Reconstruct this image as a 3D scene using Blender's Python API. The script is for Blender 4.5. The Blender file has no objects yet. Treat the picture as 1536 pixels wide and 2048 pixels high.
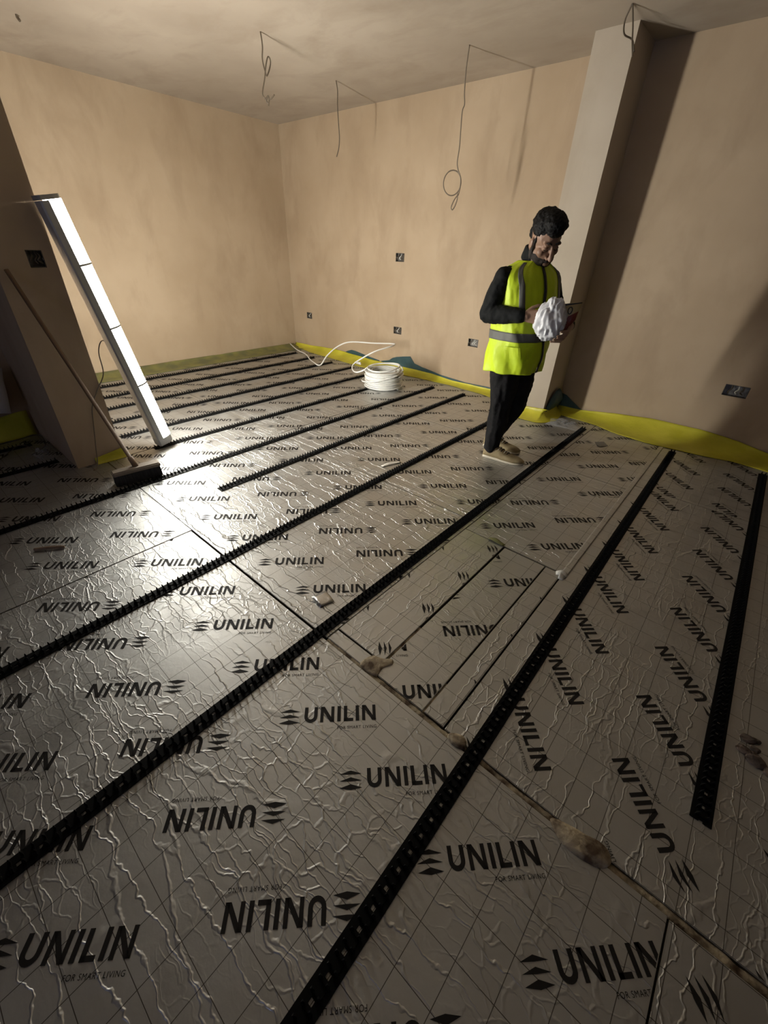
import bpy, bmesh, math, random
from mathutils import Vector, Matrix, noise as mnoise
PI = math.pi
random.seed(7)
scene = bpy.context.scene
COL = scene.collection

# ------------------------------------------------------------------ camera
cam_d = bpy.data.cameras.new('camera'); cam = bpy.data.objects.new('camera', cam_d); COL.objects.link(cam)
cam_d.sensor_fit = 'HORIZONTAL'; cam_d.sensor_width = 36.0; cam_d.lens = 36.0 * 816.5 / 1536.0
cam_d.clip_start = 0.02
RC = Matrix(((0.75266562, 0.65764949, 0.03148983), (-0.37714444, 0.39144282, 0.83936559), (0.53968189, -0.64363784, 0.5426544)))
cam.matrix_world = Matrix.Translation((0, 0, 1.38)) @ RC.transposed().to_4x4()
scene.camera = cam

# ------------------------------------------------------------------ world, exposure
world = bpy.data.worlds.new('world'); scene.world = world; world.use_nodes = True
wb = world.node_tree.nodes['Background']; wb.inputs[0].default_value = (0.42, 0.47, 0.72, 1); wb.inputs[1].default_value = 1.2
scene.view_settings.view_transform = 'Standard'; scene.view_settings.look = 'None'
scene.view_settings.exposure = 1.36; scene.view_settings.gamma = 1.0; scene.view_settings.use_curve_mapping = False
LAMP_STRENGTH = 170.0
try:
    scene.cycles.use_denoising = True
    scene.cycles.max_bounces = 5; scene.cycles.diffuse_bounces = 3; scene.cycles.glossy_bounces = 3; scene.cycles.transparent_max_bounces = 6
    scene.cycles.use_adaptive_sampling = True; scene.cycles.adaptive_threshold = 0.06; scene.cycles.caustics_refractive = False
    scene.cycles.sample_clamp_indirect = 6.0
except Exception:
    pass

# ------------------------------------------------------------------ materials
def mat(name, col, rough=0.6, metal=0.0, **kw):
    m = bpy.data.materials.new(name); m.use_nodes = True
    b = m.node_tree.nodes['Principled BSDF']
    b.inputs['Base Color'].default_value = (*col, 1); b.inputs['Roughness'].default_value = rough; b.inputs['Metallic'].default_value = metal
    for k, v in kw.items(): b.inputs[k.replace('_', ' ')].default_value = v
    return m
def nodes(m): return m.node_tree.nodes, m.node_tree.links, m.node_tree.nodes['Principled BSDF']
def N(nt, typ, **kw):
    n = nt.new(typ)
    for k, v in kw.items():
        if k in ('operation', 'feature', 'blend_type', 'data_type', 'noise_dimensions', 'interpolation_type'): setattr(n, k, v)
        else: n.inputs[k].default_value = v
    return n
def noise_mat(name, c1, c2, scale, rough=0.7, bump=0.0, bscale=None, stretch=(1, 1, 1), metal=0.0, detail=4, lo=.35, hi=.65, bdist=.004):
    m = mat(name, c1, rough, metal); nt, lk, b = nodes(m)
    tc = N(nt, 'ShaderNodeTexCoord'); mp = N(nt, 'ShaderNodeMapping', Scale=stretch); lk.new(tc.outputs['Object'], mp.inputs[0])
    n = N(nt, 'ShaderNodeTexNoise', Scale=scale, Detail=detail); lk.new(mp.outputs[0], n.inputs['Vector'])
    r = N(nt, 'ShaderNodeValToRGB'); r.color_ramp.elements[0].position = lo; r.color_ramp.elements[1].position = hi
    r.color_ramp.elements[0].color = (*c1, 1); r.color_ramp.elements[1].color = (*c2, 1)
    lk.new(n.outputs['Fac'], r.inputs[0]); lk.new(r.outputs[0], b.inputs['Base Color'])
    if bump:
        n2 = N(nt, 'ShaderNodeTexNoise', Scale=bscale or scale * 4, Detail=5); lk.new(mp.outputs[0], n2.inputs['Vector'])
        bp = N(nt, 'ShaderNodeBump', Strength=bump, Distance=bdist); lk.new(n2.outputs['Fac'], bp.inputs['Height']); lk.new(bp.outputs[0], b.inputs['Normal'])
    return m
def plaster(name, c1, c2, c3, streak=True):
    m = mat(name, c1, 0.75); nt, lk, b = nodes(m)
    tc = N(nt, 'ShaderNodeTexCoord')
    n1 = N(nt, 'ShaderNodeTexNoise', Scale=1.1, Detail=4, Roughness=.55); lk.new(tc.outputs['Object'], n1.inputs['Vector'])
    mp = N(nt, 'ShaderNodeMapping', Scale=(2.0, 2.0, 0.9) if streak else (1.5, 2.5, 1)); lk.new(tc.outputs['Object'], mp.inputs[0])
    n2 = N(nt, 'ShaderNodeTexNoise', Scale=1.6, Detail=6, Roughness=.6, Distortion=.4); lk.new(mp.outputs[0], n2.inputs['Vector'])
    r1 = N(nt, 'ShaderNodeValToRGB'); e = r1.color_ramp.elements; e[0].position = .36; e[1].position = .66; e[0].color = (*c1, 1); e[1].color = (*c2, 1)
    lk.new(n1.outputs['Fac'], r1.inputs[0])
    r2 = N(nt, 'ShaderNodeValToRGB'); e = r2.color_ramp.elements; e[0].position = .48; e[1].position = .74; e[0].color = (0, 0, 0, 1); e[1].color = (.6, .6, .6, 1)
    lk.new(n2.outputs['Fac'], r2.inputs[0])
    mx = N(nt, 'ShaderNodeMixRGB'); lk.new(r2.outputs[0], mx.inputs[0]); lk.new(r1.outputs[0], mx.inputs[1]); mx.inputs[2].default_value = (*c3, 1)
    lk.new(mx.outputs[0], b.inputs['Base Color'])
    n3 = N(nt, 'ShaderNodeTexNoise', Scale=9, Detail=8, Roughness=.6); lk.new(tc.outputs['Object'], n3.inputs['Vector'])
    bp = N(nt, 'ShaderNodeBump', Strength=.25, Distance=.006); lk.new(n3.outputs['Fac'], bp.inputs['Height']); lk.new(bp.outputs[0], b.inputs['Normal'])
    return m
def foil(name, along_x=True, amp=.38):
    """aluminium foil facing: printed 100 mm grid, creases that run along the board, fine crinkle"""
    m = mat(name, (.55, .55, .535), .36, .96); nt, lk, b = nodes(m)
    tc = N(nt, 'ShaderNodeTexCoord'); sep = N(nt, 'ShaderNodeSeparateXYZ'); lk.new(tc.outputs['Object'], sep.inputs[0])
    def mth(op, a, bb=None, clamp=False):
        n = nt.new('ShaderNodeMath'); n.operation = op; n.use_clamp = clamp
        for i, v in enumerate((a, bb)):
            if v is None: continue
            if isinstance(v, (int, float)): n.inputs[i].default_value = v
            else: lk.new(v, n.inputs[i])
        return n.outputs[0]
    lines = []
    for ax in ('X', 'Y'):
        fr = mth('FRACT', mth('MULTIPLY', sep.outputs[ax], 10.0))
        d = mth('ABSOLUTE', mth('SUBTRACT', fr, .5))
        lines.append(mth('GREATER_THAN', d, .5 - .0085))
    grid = mth('MAXIMUM', *lines)
    wob = N(nt, 'ShaderNodeTexNoise', Scale=13.0, Detail=3); lk.new(tc.outputs['Object'], wob.inputs['Vector'])
    vm = nt.new('ShaderNodeVectorMath'); vm.operation = 'SCALE'; vm.inputs['Scale'].default_value = .07; lk.new(wob.outputs['Color'], vm.inputs[0])
    va = nt.new('ShaderNodeVectorMath'); va.operation = 'ADD'; lk.new(tc.outputs['Object'], va.inputs[0]); lk.new(vm.outputs[0], va.inputs[1])
    mp = N(nt, 'ShaderNodeMapping', Scale=(1.6, 15, 1) if along_x else (15, 1.6, 1)); lk.new(va.outputs[0], mp.inputs[0])
    v1 = nt.new('ShaderNodeTexVoronoi'); v1.feature = 'DISTANCE_TO_EDGE'; v1.voronoi_dimensions = '2D'; v1.inputs['Scale'].default_value = 1.0; lk.new(mp.outputs[0], v1.inputs['Vector'])
    def ridge(v, wd):
        mr = nt.new('ShaderNodeMapRange'); mr.interpolation_type = 'SMOOTHSTEP'; mr.inputs['From Max'].default_value = wd; mr.inputs['To Min'].default_value = 1; mr.inputs['To Max'].default_value = 0
        lk.new(v, mr.inputs['Value']); return mr.outputs[0]
    crease = ridge(v1.outputs['Distance'], .045)
    mp2 = N(nt, 'ShaderNodeMapping', Scale=(13, 30, 1) if along_x else (30, 13, 1)); lk.new(va.outputs[0], mp2.inputs[0])
    v2 = nt.new('ShaderNodeTexVoronoi'); v2.feature = 'DISTANCE_TO_EDGE'; v2.voronoi_dimensions = '2D'; v2.inputs['Scale'].default_value = 1.0; lk.new(mp2.outputs[0], v2.inputs['Vector'])
    fine = ridge(v2.outputs['Distance'], .10)
    mk = N(nt, 'ShaderNodeTexNoise', Scale=2.3, Detail=2); lk.new(tc.outputs['Object'], mk.inputs['Vector'])
    mkr = nt.new('ShaderNodeMapRange'); mkr.inputs['From Min'].default_value = .40; mkr.inputs['From Max'].default_value = .65; lk.new(mk.outputs['Fac'], mkr.inputs['Value'])
    mk2 = N(nt, 'ShaderNodeTexNoise', Scale=3.1, Detail=2); mk2m = N(nt, 'ShaderNodeMapping', Location=(3, 7, 0)); lk.new(tc.outputs['Object'], mk2m.inputs[0]); lk.new(mk2m.outputs[0], mk2.inputs['Vector'])
    mkr2 = nt.new('ShaderNodeMapRange'); mkr2.inputs['From Min'].default_value = .34; mkr2.inputs['From Max'].default_value = .55; lk.new(mk2.outputs['Fac'], mkr2.inputs['Value'])
    h = mth('ADD', mth('MULTIPLY', crease, mth('MULTIPLY', mkr2.outputs[0], amp)), mth('MULTIPLY', fine, mth('MULTIPLY', mkr.outputs[0], .32)))
    n4 = N(nt, 'ShaderNodeTexNoise', Scale=38, Detail=4); lk.new(tc.outputs['Object'], n4.inputs['Vector'])
    n5 = N(nt, 'ShaderNodeTexNoise', Scale=4, Detail=2); lk.new(tc.outputs['Object'], n5.inputs['Vector'])
    h = mth('ADD', mth('ADD', h, mth('MULTIPLY', n4.outputs['Fac'], .22)), mth('MULTIPLY', n5.outputs['Fac'], .7))
    bp = N(nt, 'ShaderNodeBump', Strength=.75, Distance=.0045); lk.new(h, bp.inputs['Height']); lk.new(bp.outputs[0], b.inputs['Normal'])
    mx = N(nt, 'ShaderNodeMixRGB'); lk.new(grid, mx.inputs[0]); mx.inputs[1].default_value = (.55, .55, .535, 1); mx.inputs[2].default_value = (.12, .11, .10, 1)
    dn = N(nt, 'ShaderNodeTexNoise', Scale=6, Detail=5); lk.new(tc.outputs['Object'], dn.inputs['Vector'])
    dr = nt.new('ShaderNodeMapRange'); dr.inputs['From Min'].default_value = .35; dr.inputs['From Max'].default_value = .75; dr.inputs['To Min'].default_value = .44; dr.inputs['To Max'].default_value = .58; lk.new(dn.outputs['Fac'], dr.inputs['Value'])
    lk.new(dr.outputs[0], b.inputs['Roughness'])
    lk.new(mx.outputs[0], b.inputs['Base Color'])
    return m

M = {}
M['plaster'] = plaster('plaster_pink', (.385, .285, .185), (.45, .345, .235), (.31, .22, .14))
M['plaster_pale'] = plaster('plaster_pale', (.41, .345, .27), (.47, .405, .325), (.365, .30, .225))
M['plaster_ceil'] = plaster('plaster_ceiling', (.34, .28, .22), (.41, .345, .275), (.275, .215, .16), streak=False)
M['foil_x'] = foil('foil_along_x'); M['foil_y'] = foil('foil_along_y', False); M['foil_far'] = foil('foil_creased', True, 1.1)
M['print'] = mat('black_print', (.014, .012, .011), .6, 0, Specular_IOR_Level=.25)
M['concrete'] = noise_mat('concrete', (.09, .08, .07), (.16, .15, .13), 8, .9, .3)
M['foam_edge'] = mat('board_foam', (.10, .085, .06), .9)
M['black_plastic'] = mat('black_plastic', (.003, .003, .003), .6, 0, Specular_IOR_Level=.12)
M['foam'] = noise_mat('expanding_foam', (.09, .055, .03), (.44, .36, .24), 20, .85, .8, 60, bdist=.006, lo=.38, hi=.58)
M['yellow'] = noise_mat('yellow_membrane', (.47, .44, .022), (.60, .55, .05), 5, .42, .4, 18, bdist=.01)
M['dull_shaded_yellow'] = noise_mat('dull_shaded_membrane', (.13, .135, .06), (.24, .235, .07), 6, .5, .4, 18, bdist=.01)  # yellow membrane with the left wall skirt's shade in its colour; dull offcut too
M['teal'] = noise_mat('teal_membrane', (.022, .060, .075), (.045, .095, .105), 7, .45, .5, 20, bdist=.01)
M['white_pipe'] = mat('white_pipe', (.70, .69, .65), .35)
M['lamp_body'] = mat('lamp_body_white', (.42, .42, .41), .4)
M['lamp_end'] = mat('lamp_end_grey', (.35, .35, .34), .5)
M['grey_cable'] = mat('grey_cable', (.19, .15, .11), .6)
M['dark_cable'] = mat('dark_cable', (.10, .075, .05), .6)
M['metal_box'] = noise_mat('metal_box', (.10, .09, .08), (.2, .19, .17), 30, .5, metal=.5)
M['dark_hole'] = mat('dark_inside', (.03, .027, .024), .9)
M['wood'] = noise_mat('broom_wood', (.17, .105, .06), (.23, .15, .09), 6, .6, .2, 30, (1, 1, .1))
M['block'] = noise_mat('broom_block', (.20, .16, .12), (.26, .21, .16), 10, .7, .2, 40)
M['bristle'] = noise_mat('bristles', (.015, .015, .018), (.04, .038, .04), 120, .8, .8, 160, (1, 1, .05))
M['white_cloth'] = mat('pale_sheet', (.62, .58, .52), .7)
M['tape_foil'] = noise_mat('foil_tape', (.50, .49, .47), (.60, .59, .57), 12, .3, .9, 16, metal=.9, bdist=.012)
M['film'] = mat('clear_film', (.9, .9, .9), .08, 0.0, Alpha=.10)
M['grey_scrap'] = mat('grey_scrap', (.20, .20, .20), .5, .3)
M['brown'] = noise_mat('brown_dirt', (.05, .035, .028), (.12, .085, .065), 30, .9, .6, 60)
em = bpy.data.materials.new('lamp_diffuser'); em.use_nodes = True
eb = em.node_tree.nodes['Principled BSDF']; eb.inputs['Base Color'].default_value = (.9, .9, .9, 1)
eb.inputs['Emission Color'].default_value = (1.0, .98, .90, 1); eb.inputs['Emission Strength'].default_value = LAMP_STRENGTH
_n = em.node_tree.nodes; _l = em.node_tree.links       # LED strip behind the diffuser: brightest straight ahead, weaker on the flanks
_tc = _n.new('ShaderNodeTexCoord'); _sp = _n.new('ShaderNodeSeparateXYZ'); _mr = _n.new('ShaderNodeMapRange'); _mr.interpolation_type = 'SMOOTHSTEP'
_mr.inputs['From Min'].default_value = 0.1; _mr.inputs['From Max'].default_value = 1.0; _mr.inputs['To Min'].default_value = LAMP_STRENGTH * .10; _mr.inputs['To Max'].default_value = LAMP_STRENGTH
_l.new(_tc.outputs['Normal'], _sp.inputs[0]); _l.new(_sp.outputs['Y'], _mr.inputs['Value']); _l.new(_mr.outputs[0], eb.inputs['Emission Strength'])
M['lamp_glow'] = em

# ------------------------------------------------------------------ helpers
def link(o, parent=None):
    COL.objects.link(o)
    if parent is not None: o.parent = parent
    return o
def obj(name, data, m=None, parent=None):
    """links a bmesh or mesh as ONE mesh object"""
    if isinstance(data, bmesh.types.BMesh):
        me = bpy.data.meshes.new(name); data.to_mesh(me); data.free()
    else: me = data
    if m is not None and len(me.materials) == 0: me.materials.append(M[m] if isinstance(m, str) else m)
    return link(bpy.data.objects.new(name, me), parent)
def tag(o, label, cat, group=None, kind=None):
    if label: o['label'] = label
    if cat: o['category'] = cat
    if group: o['group'] = group
    if kind: o['kind'] = kind
    return o
def empty(name, loc, label, cat, group=None, rz=0):
    o = bpy.data.objects.new(name, None); COL.objects.link(o); o.location = loc; o.rotation_euler = (0, 0, rz); o.empty_display_size = .05
    return tag(o, label, cat, group)
def struct(name, bm, m, label=None):
    o = obj(name, bm, m); o['kind'] = 'structure'
    if label: o['label'] = label
    return o
def smooth(o):
    for p in o.data.polygons: p.use_smooth = True
    return o
def box(bm, x0, x1, y0, y1, z0, z1, mtx=None):
    vs = [bm.verts.new((x, y, z)) for x in (x0, x1) for y in (y0, y1) for z in (z0, z1)]
    if mtx is not None:
        for v in vs: v.co = mtx @ v.co
    for f in ((0, 1, 3, 2), (4, 6, 7, 5), (0, 4, 5, 1), (2, 3, 7, 6), (0, 2, 6, 4), (1, 5, 7, 3)): bm.faces.new([vs[i] for i in f])
    return vs
def catmull(pts, n=8, closed=False):
    P = [Vector(p) for p in pts]; out = []; m = len(P)
    for i in range(m if closed else m - 1):
        p0 = P[(i - 1) % m] if closed or i > 0 else P[0] * 2 - P[1]
        p1 = P[i]; p2 = P[(i + 1) % m]
        p3 = P[(i + 2) % m] if closed or i + 2 < m else P[-1] * 2 - P[-2]
        for k in range(n):
            t = k / n
            out.append(.5 * ((2 * p1) + (p2 - p0) * t + (2 * p0 - 5 * p1 + 4 * p2 - p3) * t * t + (3 * p1 - p0 - 3 * p2 + p3) * t ** 3))
    if not closed: out.append(P[-1])
    return out
def tube(bm, pts, r, seg=8, caps=True):
    pts = [Vector(p) for p in pts]; rs = r if isinstance(r, (list, tuple)) else [r] * len(pts)
    t = (pts[1] - pts[0]).normalized(); up = Vector((0, 0, 1)) if abs(t.z) < .9 else Vector((1, 0, 0))
    u = t.cross(up).normalized(); rings = []
    for i, p in enumerate(pts):
        t2 = (pts[min(i + 1, len(pts) - 1)] - pts[max(i - 1, 0)])
        if t2.length > 1e-9: t = t2.normalized()
        u = (u - t * u.dot(t)).normalized(); v = t.cross(u)
        rings.append([bm.verts.new(p + (u * math.cos(2 * PI * k / seg) + v * math.sin(2 * PI * k / seg)) * rs[i]) for k in range(seg)])
    for a, b in zip(rings, rings[1:]):
        for k in range(seg): bm.faces.new((a[k], a[(k + 1) % seg], b[(k + 1) % seg], b[k]))
    if caps: bm.faces.new(rings[0][::-1]); bm.faces.new(rings[-1])
    return rings
def tube_obj(name, pts, r, m, parent=None, seg=8, n=8, raw=False):
    bm = bmesh.new(); tube(bm, pts if raw else catmull(pts, n), r, seg); return smooth(obj(name, bm, m, parent))
def sheet(name, rows, thick, m, parent=None, jit=0.0, sub=0):
    """grid of 3-D points -> sheet with real thickness"""
    bm = bmesh.new(); g = [[bm.verts.new(p) for p in r] for r in rows]
    for a, b in zip(g, g[1:]):
        for i in range(len(a) - 1): bm.faces.new((a[i], a[i + 1], b[i + 1], b[i]))
    if jit:
        for v in bm.verts:
            v.co += Vector(mnoise.noise_vector(v.co * 9.0)) * jit
    bmesh.ops.recalc_face_normals(bm, faces=bm.faces)
    bmesh.ops.solidify(bm, geom=list(bm.faces), thickness=thick)
    return smooth(obj(name, bm, m, parent))
def poly_plate(bm, pts2, z0, z1, fn=lambda x, y, z: (x, y, z)):
    a = [bm.verts.new(fn(x, y, z0)) for x, y in pts2]; b = [bm.verts.new(fn(x, y, z1)) for x, y in pts2]
    bm.faces.new(b); bm.faces.new(a[::-1])
    for i in range(len(a)): bm.faces.new((a[i], a[(i + 1) % len(a)], b[(i + 1) % len(a)], b[i]))

# ------------------------------------------------------------------ the room
ZC = 2.67; YB = 4.43; XL = -5.73; XR = 5.6; YR = -6.0
XN0, XN1, YN0, YN1 = -4.25, -3.305, .557, .858          # nib wall beside the lamp
PX0, PX1, PY = -1.655, -1.374, 4.03                     # pier on the back wall
def holed(bm, fn, u0, u1, v0, v1, holes, depth):
    """plane with rectangular recesses; fn(u, v, d) -> point, d = depth into the wall"""
    us = sorted({u0, u1, *[h[0] for h in holes], *[h[1] for h in holes]}); vs = sorted({v0, v1, *[h[2] for h in holes], *[h[3] for h in holes]})
    cache = {}
    def V(u, v, d=0):
        k = (round(u, 5), round(v, 5), d)
        if k not in cache: cache[k] = bm.verts.new(fn(u, v, d))
        return cache[k]
    for a, b in zip(us, us[1:]):
        for c, d in zip(vs, vs[1:]):
            if any(h[0] <= a and b <= h[1] and h[2] <= c and d <= h[3] for h in holes): continue
            bm.faces.new((V(a, c), V(b, c), V(b, d), V(a, d)))
    for a, b, c, d in holes:
        ring = [(a, c), (b, c), (b, d), (a, d)]
        for i in range(4):
            p, q = ring[i], ring[(i + 1) % 4]; bm.faces.new((V(*p), V(*q), V(*q, depth), V(*p, depth)))
        bm.faces.new([V(*p, depth) for p in ring])
SOCK = [('s', -3.680, -3.550, 1.248, 1.336), ('s', -5.400, -5.284, .440, .524), ('s', -3.667, -3.537, .449, .533), ('s', -2.547, -2.417, .459, .543), ('d', -.091, .075, .441, .531)]
bm = bmesh.new(); holed(bm, lambda u, v, d: (u, YB + d, v), XL - .1, XR + .1, -.1, ZC, [s[1:] for s in SOCK], .045)
box(bm, XL - .1, XR + .1, YB + .06, YB + .2, -.1, ZC)
struct('wall_back', bm, 'plaster', 'pink plastered back wall')
bm = bmesh.new(); box(bm, XL - .2, XL, YN1, YB, -.1, ZC); struct('wall_left', bm, 'plaster', 'pink plastered left wall')
bm = bmesh.new(); box(bm, PX0, PX1, PY, YB + .01, -.1, ZC); struct('wall_pier', bm, 'plaster_pale', 'pale plastered pier standing out of the back wall')
bm = bmesh.new(); holed(bm, lambda u, v, d: (XN1 - d, u, v), YN0, YN1, -.1, ZC, [(.722, .800, 1.222, 1.308)], .05)
for q in (((XL - .2, YN1), (XN1, YN1)), ((XN1, YN0), (XN0, YN0)), ((XN0, YN0), (XN0, YR))):
    (x0, y0), (x1, y1) = q; bm.faces.new([bm.verts.new(p) for p in ((x0, y0, -.1), (x1, y1, -.1), (x1, y1, ZC), (x0, y0, ZC))])
box(bm, XL - .2, XN0 - .06, YR, YN1 - .06, -.1, ZC)
struct('wall_nib', bm, 'plaster', 'plastered nib wall in shade at the left')
bm = bmesh.new(); box(bm, XR, XR + .15, YR, YB + .2, -.1, ZC); struct('wall_right', bm, 'plaster')
bm = bmesh.new(); box(bm, XN0 - .1, -.6, YR - .15, YR, -.1, ZC); box(bm, 1.4, XR + .15, YR - .15, YR, -.1, ZC); box(bm, -.6, 1.4, YR - .15, YR, 2.1, ZC)
struct('wall_rear', bm, 'plaster')
bm = bmesh.new(); box(bm, XL - .2, XR + .15, YR - .15, YB + .2, ZC, ZC + .12); struct('ceiling', bm, 'plaster_ceil', 'plastered ceiling')
bm = bmesh.new(); box(bm, XL - .2, XR + .15, YR - .15, YB + .2, -.16, -.052); floor = struct('floor', bm, 'concrete', 'floor covered with foil faced boards')

# ------------------------------------------------------------------ foil boards and their printed marks
WORD = []     # list of polygons (u, v)
def rect(u0, u1, v0, v1): return [(u0, v0), (u1, v0), (u1, v1), (u0, v1)]
def build_word():
    P = []; h = .056; s = .0118; x = .0858
    # U
    w = .045; r = .0225; P += [rect(x, x + s, r, h), rect(x + w - s, x + w, r, h)]
    for k in range(10):
        a0 = PI + PI * k / 10; a1 = PI + PI * (k + 1) / 10; ro, ri = w / 2, w / 2 - s
        P.append([(x + r + ro * math.cos(a0), r + ro * math.sin(a0)), (x + r + ro * math.cos(a1), r + ro * math.sin(a1)), (x + r + ri * math.cos(a1), r + ri * math.sin(a1) * 1.0), (x + r + ri * math.cos(a0), r + ri * math.sin(a0))])
    x += w + .0105
    def letter_n(x, w=.048): return [rect(x, x + s * .92, 0, h), rect(x + w - s * .92, x + w, 0, h), [(x, h), (x + s * 1.15, h), (x + w, 0), (x + w - s * 1.15, 0)]]
    P += letter_n(x); x += .048 + .0108
    P += [rect(x, x + s, 0, h)]; x += s + .0108
    P += [rect(x, x + s, 0, h), rect(x, x + .033, 0, s * .9)]; x += .033 + .0085
    P += [rect(x, x + s, 0, h)]; x += s + .0105
    P += letter_n(x)
    # the three winged bars
    w = .070
    for v, lo in ((.039, .0010), (.0195, .0010), (.0, -.0035)):
        P.append([(0, v + .002), (w * .5, v + .0125), (w * .5, v + lo)]); P.append([(w * .5, v + .0125), (w, v + .002), (w * .5, v + lo)])
    return P
small = bpy.data.curves.new('small_text', 'FONT'); small.body = 'FOR SMART LIVING'; small.size = .0148; small.align_x = 'RIGHT'; small.space_character = 1.12
so = bpy.data.objects.new('small_text', small); COL.objects.link(so)
bpy.context.view_layer.update()
sm = bpy.data.meshes.new_from_object(so.evaluated_get(bpy.context.evaluated_depsgraph_get()))
bpy.data.objects.remove(so)
def print_bm(with_small=True):
    bm = bmesh.new()
    for p in build_word(): bm.faces.new([bm.verts.new((u, v, 0)) for u, v in p])
    if with_small:
        xs = [v.co.x for v in sm.vertices]; k = .133 / (max(xs) - min(xs))
        vs = [bm.verts.new((.335 + (v.co.x - max(xs)) * k, -.0275 + v.co.y, 0)) for v in sm.vertices]
        for p in sm.polygons:
            try: bm.faces.new([vs[i] for i in p.vertices])
            except ValueError: pass
    for f in bm.faces:
        if f.normal.z < 0 or f.calc_area() == 0: pass
    bm.normal_update()
    for f in bm.faces:
        if f.normal.z < 0: f.normal_flip()
    return bm
PRINT = bpy.data.meshes.new('printed_logo'); _b = print_bm(); _b.to_mesh(PRINT); _b.free(); PRINT.materials.append(M['print'])
EXT = [(0, -.03), (.335, -.03), (.335, .058), (0, .058)]
def add_print(board, rectb, O, ang):
    x0, x1, y0, y1 = rectb; c, s = math.cos(ang), math.sin(ang)
    ex = [(O[0] + u * c - v * s, O[1] + u * s + v * c) for u, v in EXT]
    if max(p[0] for p in ex) < x0 + .004 or min(p[0] for p in ex) > x1 - .004 or max(p[1] for p in ex) < y0 + .004 or min(p[1] for p in ex) > y1 - .004: return
    mtx = Matrix.Translation((O[0], O[1], .0009)) @ Matrix.Rotation(ang, 4, 'Z')
    inside = all(x0 < p[0] < x1 and y0 < p[1] < y1 for p in ex)
    if inside: me = PRINT
    else:
        b = print_bm(); inv = mtx.inverted()
        for co, no in (((x0 + .003, 0, 0), (-1, 0, 0)), ((x1 - .003, 0, 0), (1, 0, 0)), ((0, y0 + .003, 0), (0, -1, 0)), ((0, y1 - .003, 0), (0, 1, 0))):
            bmesh.ops.bisect_plane(b, geom=list(b.verts) + list(b.edges) + list(b.faces), plane_co=inv @ Vector(co), plane_no=inv.to_3x3() @ Vector(no), clear_outer=True)
        if len(b.faces) == 0: b.free(); return
        me = bpy.data.meshes.new('printed_logo'); b.to_mesh(me); b.free(); me.materials.append(M['print'])
    o = link(bpy.data.objects.new('printed_logo', me), board)
    o.location = (mtx.translation[0] - board.location[0], mtx.translation[1] - board.location[1], .0009); o.rotation_euler = (0, 0, ang)
def board(x0, x1, y0, y1, rows=(), along_x=True, grid=(0, 0), dz=0.0, skin=None):
    """rows: (type, xA, yA): U / F lettering at 45 degrees, R / G the same on a board turned by a quarter"""
    bm = bmesh.new(); gx, gy = grid; top = 0.0; t = -.05
    box(bm, x0 - gx, x1 - gx, y0 - gy, y1 - gy, t, top)
    bmesh.ops.bevel(bm, geom=[e for e in bm.edges if all(v.co.z > -.001 for v in e.verts)], offset=.0018, segments=2, affect='EDGES')
    bm.normal_update()
    me = bpy.data.meshes.new('insulation_board'); bm.to_mesh(me); bm.free()
    me.materials.append(M[skin or ('foil_x' if along_x else 'foil_y')]); me.materials.append(M['foam_edge'])
    for p in me.polygons: p.material_index = 0 if p.normal.z > .3 else 1
    o = link(bpy.data.objects.new('insulation_board', me), floor); o.location = (gx, gy, dz)
    r = (x0, x1, y0, y1)
    for typ, xa, ya in rows:
        if typ in 'UF':
            k0 = math.floor((x0 - .3 - xa) / .3); k1 = math.ceil((x1 - xa) / .3)
            for k in range(k0, k1 + 1):
                x = xa + .3 * k
                if typ == 'U': add_print(o, r, (x + .0177, ya - .0177), PI / 4)
                else: add_print(o, r, (x + .237 - .0177, ya + .237 + .0177), PI * 1.25)
        else:
            k0 = math.floor((y0 - .4 - ya) / .303); k1 = math.ceil((y1 + .4 - ya) / .303)
            for k in range(k0, k1 + 1): add_print(o, r, (xa, ya + .303 * k), -PI / 4 if typ == 'R' else PI * .75)
    return o
# near side of the long joint
board(-2.033, .364, -.470, .728, [('U', .13, .395), ('F', -.46, -.003), ('U', .09, -.40)], True, (.006, .010))
board(-4.20, -2.038, -.470, .735, [('F', -2.31, .415), ('U', -2.325, .030), ('F', -2.35, -.37)], True, (-.02, .03))
board(.369, .930, -.470, .724, [('R', .415, .640), ('G', 1.06, .7)], False, (.08, .02))
board(.934, 5.5, -.470, .74, [('R', 1.2, .6)], False, (.03, .05))
for i, x0 in enumerate((-4.2, -1.8, .6, 3.0, 5.4)): board(x0, min(x0 + 2.396, 5.5), -1.67, -.474, [('U', x0 + .1, -.85), ('F', x0 + .08, -1.25), ('U', x0 + .1, -1.62)], True, (x0, -.9))
for i, x0 in enumerate((-4.2, -1.8, .6, 3.0, 5.4)): board(x0, min(x0 + 2.396, 5.5), -5.9, -1.674, [], True, (x0, -.9))
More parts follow.
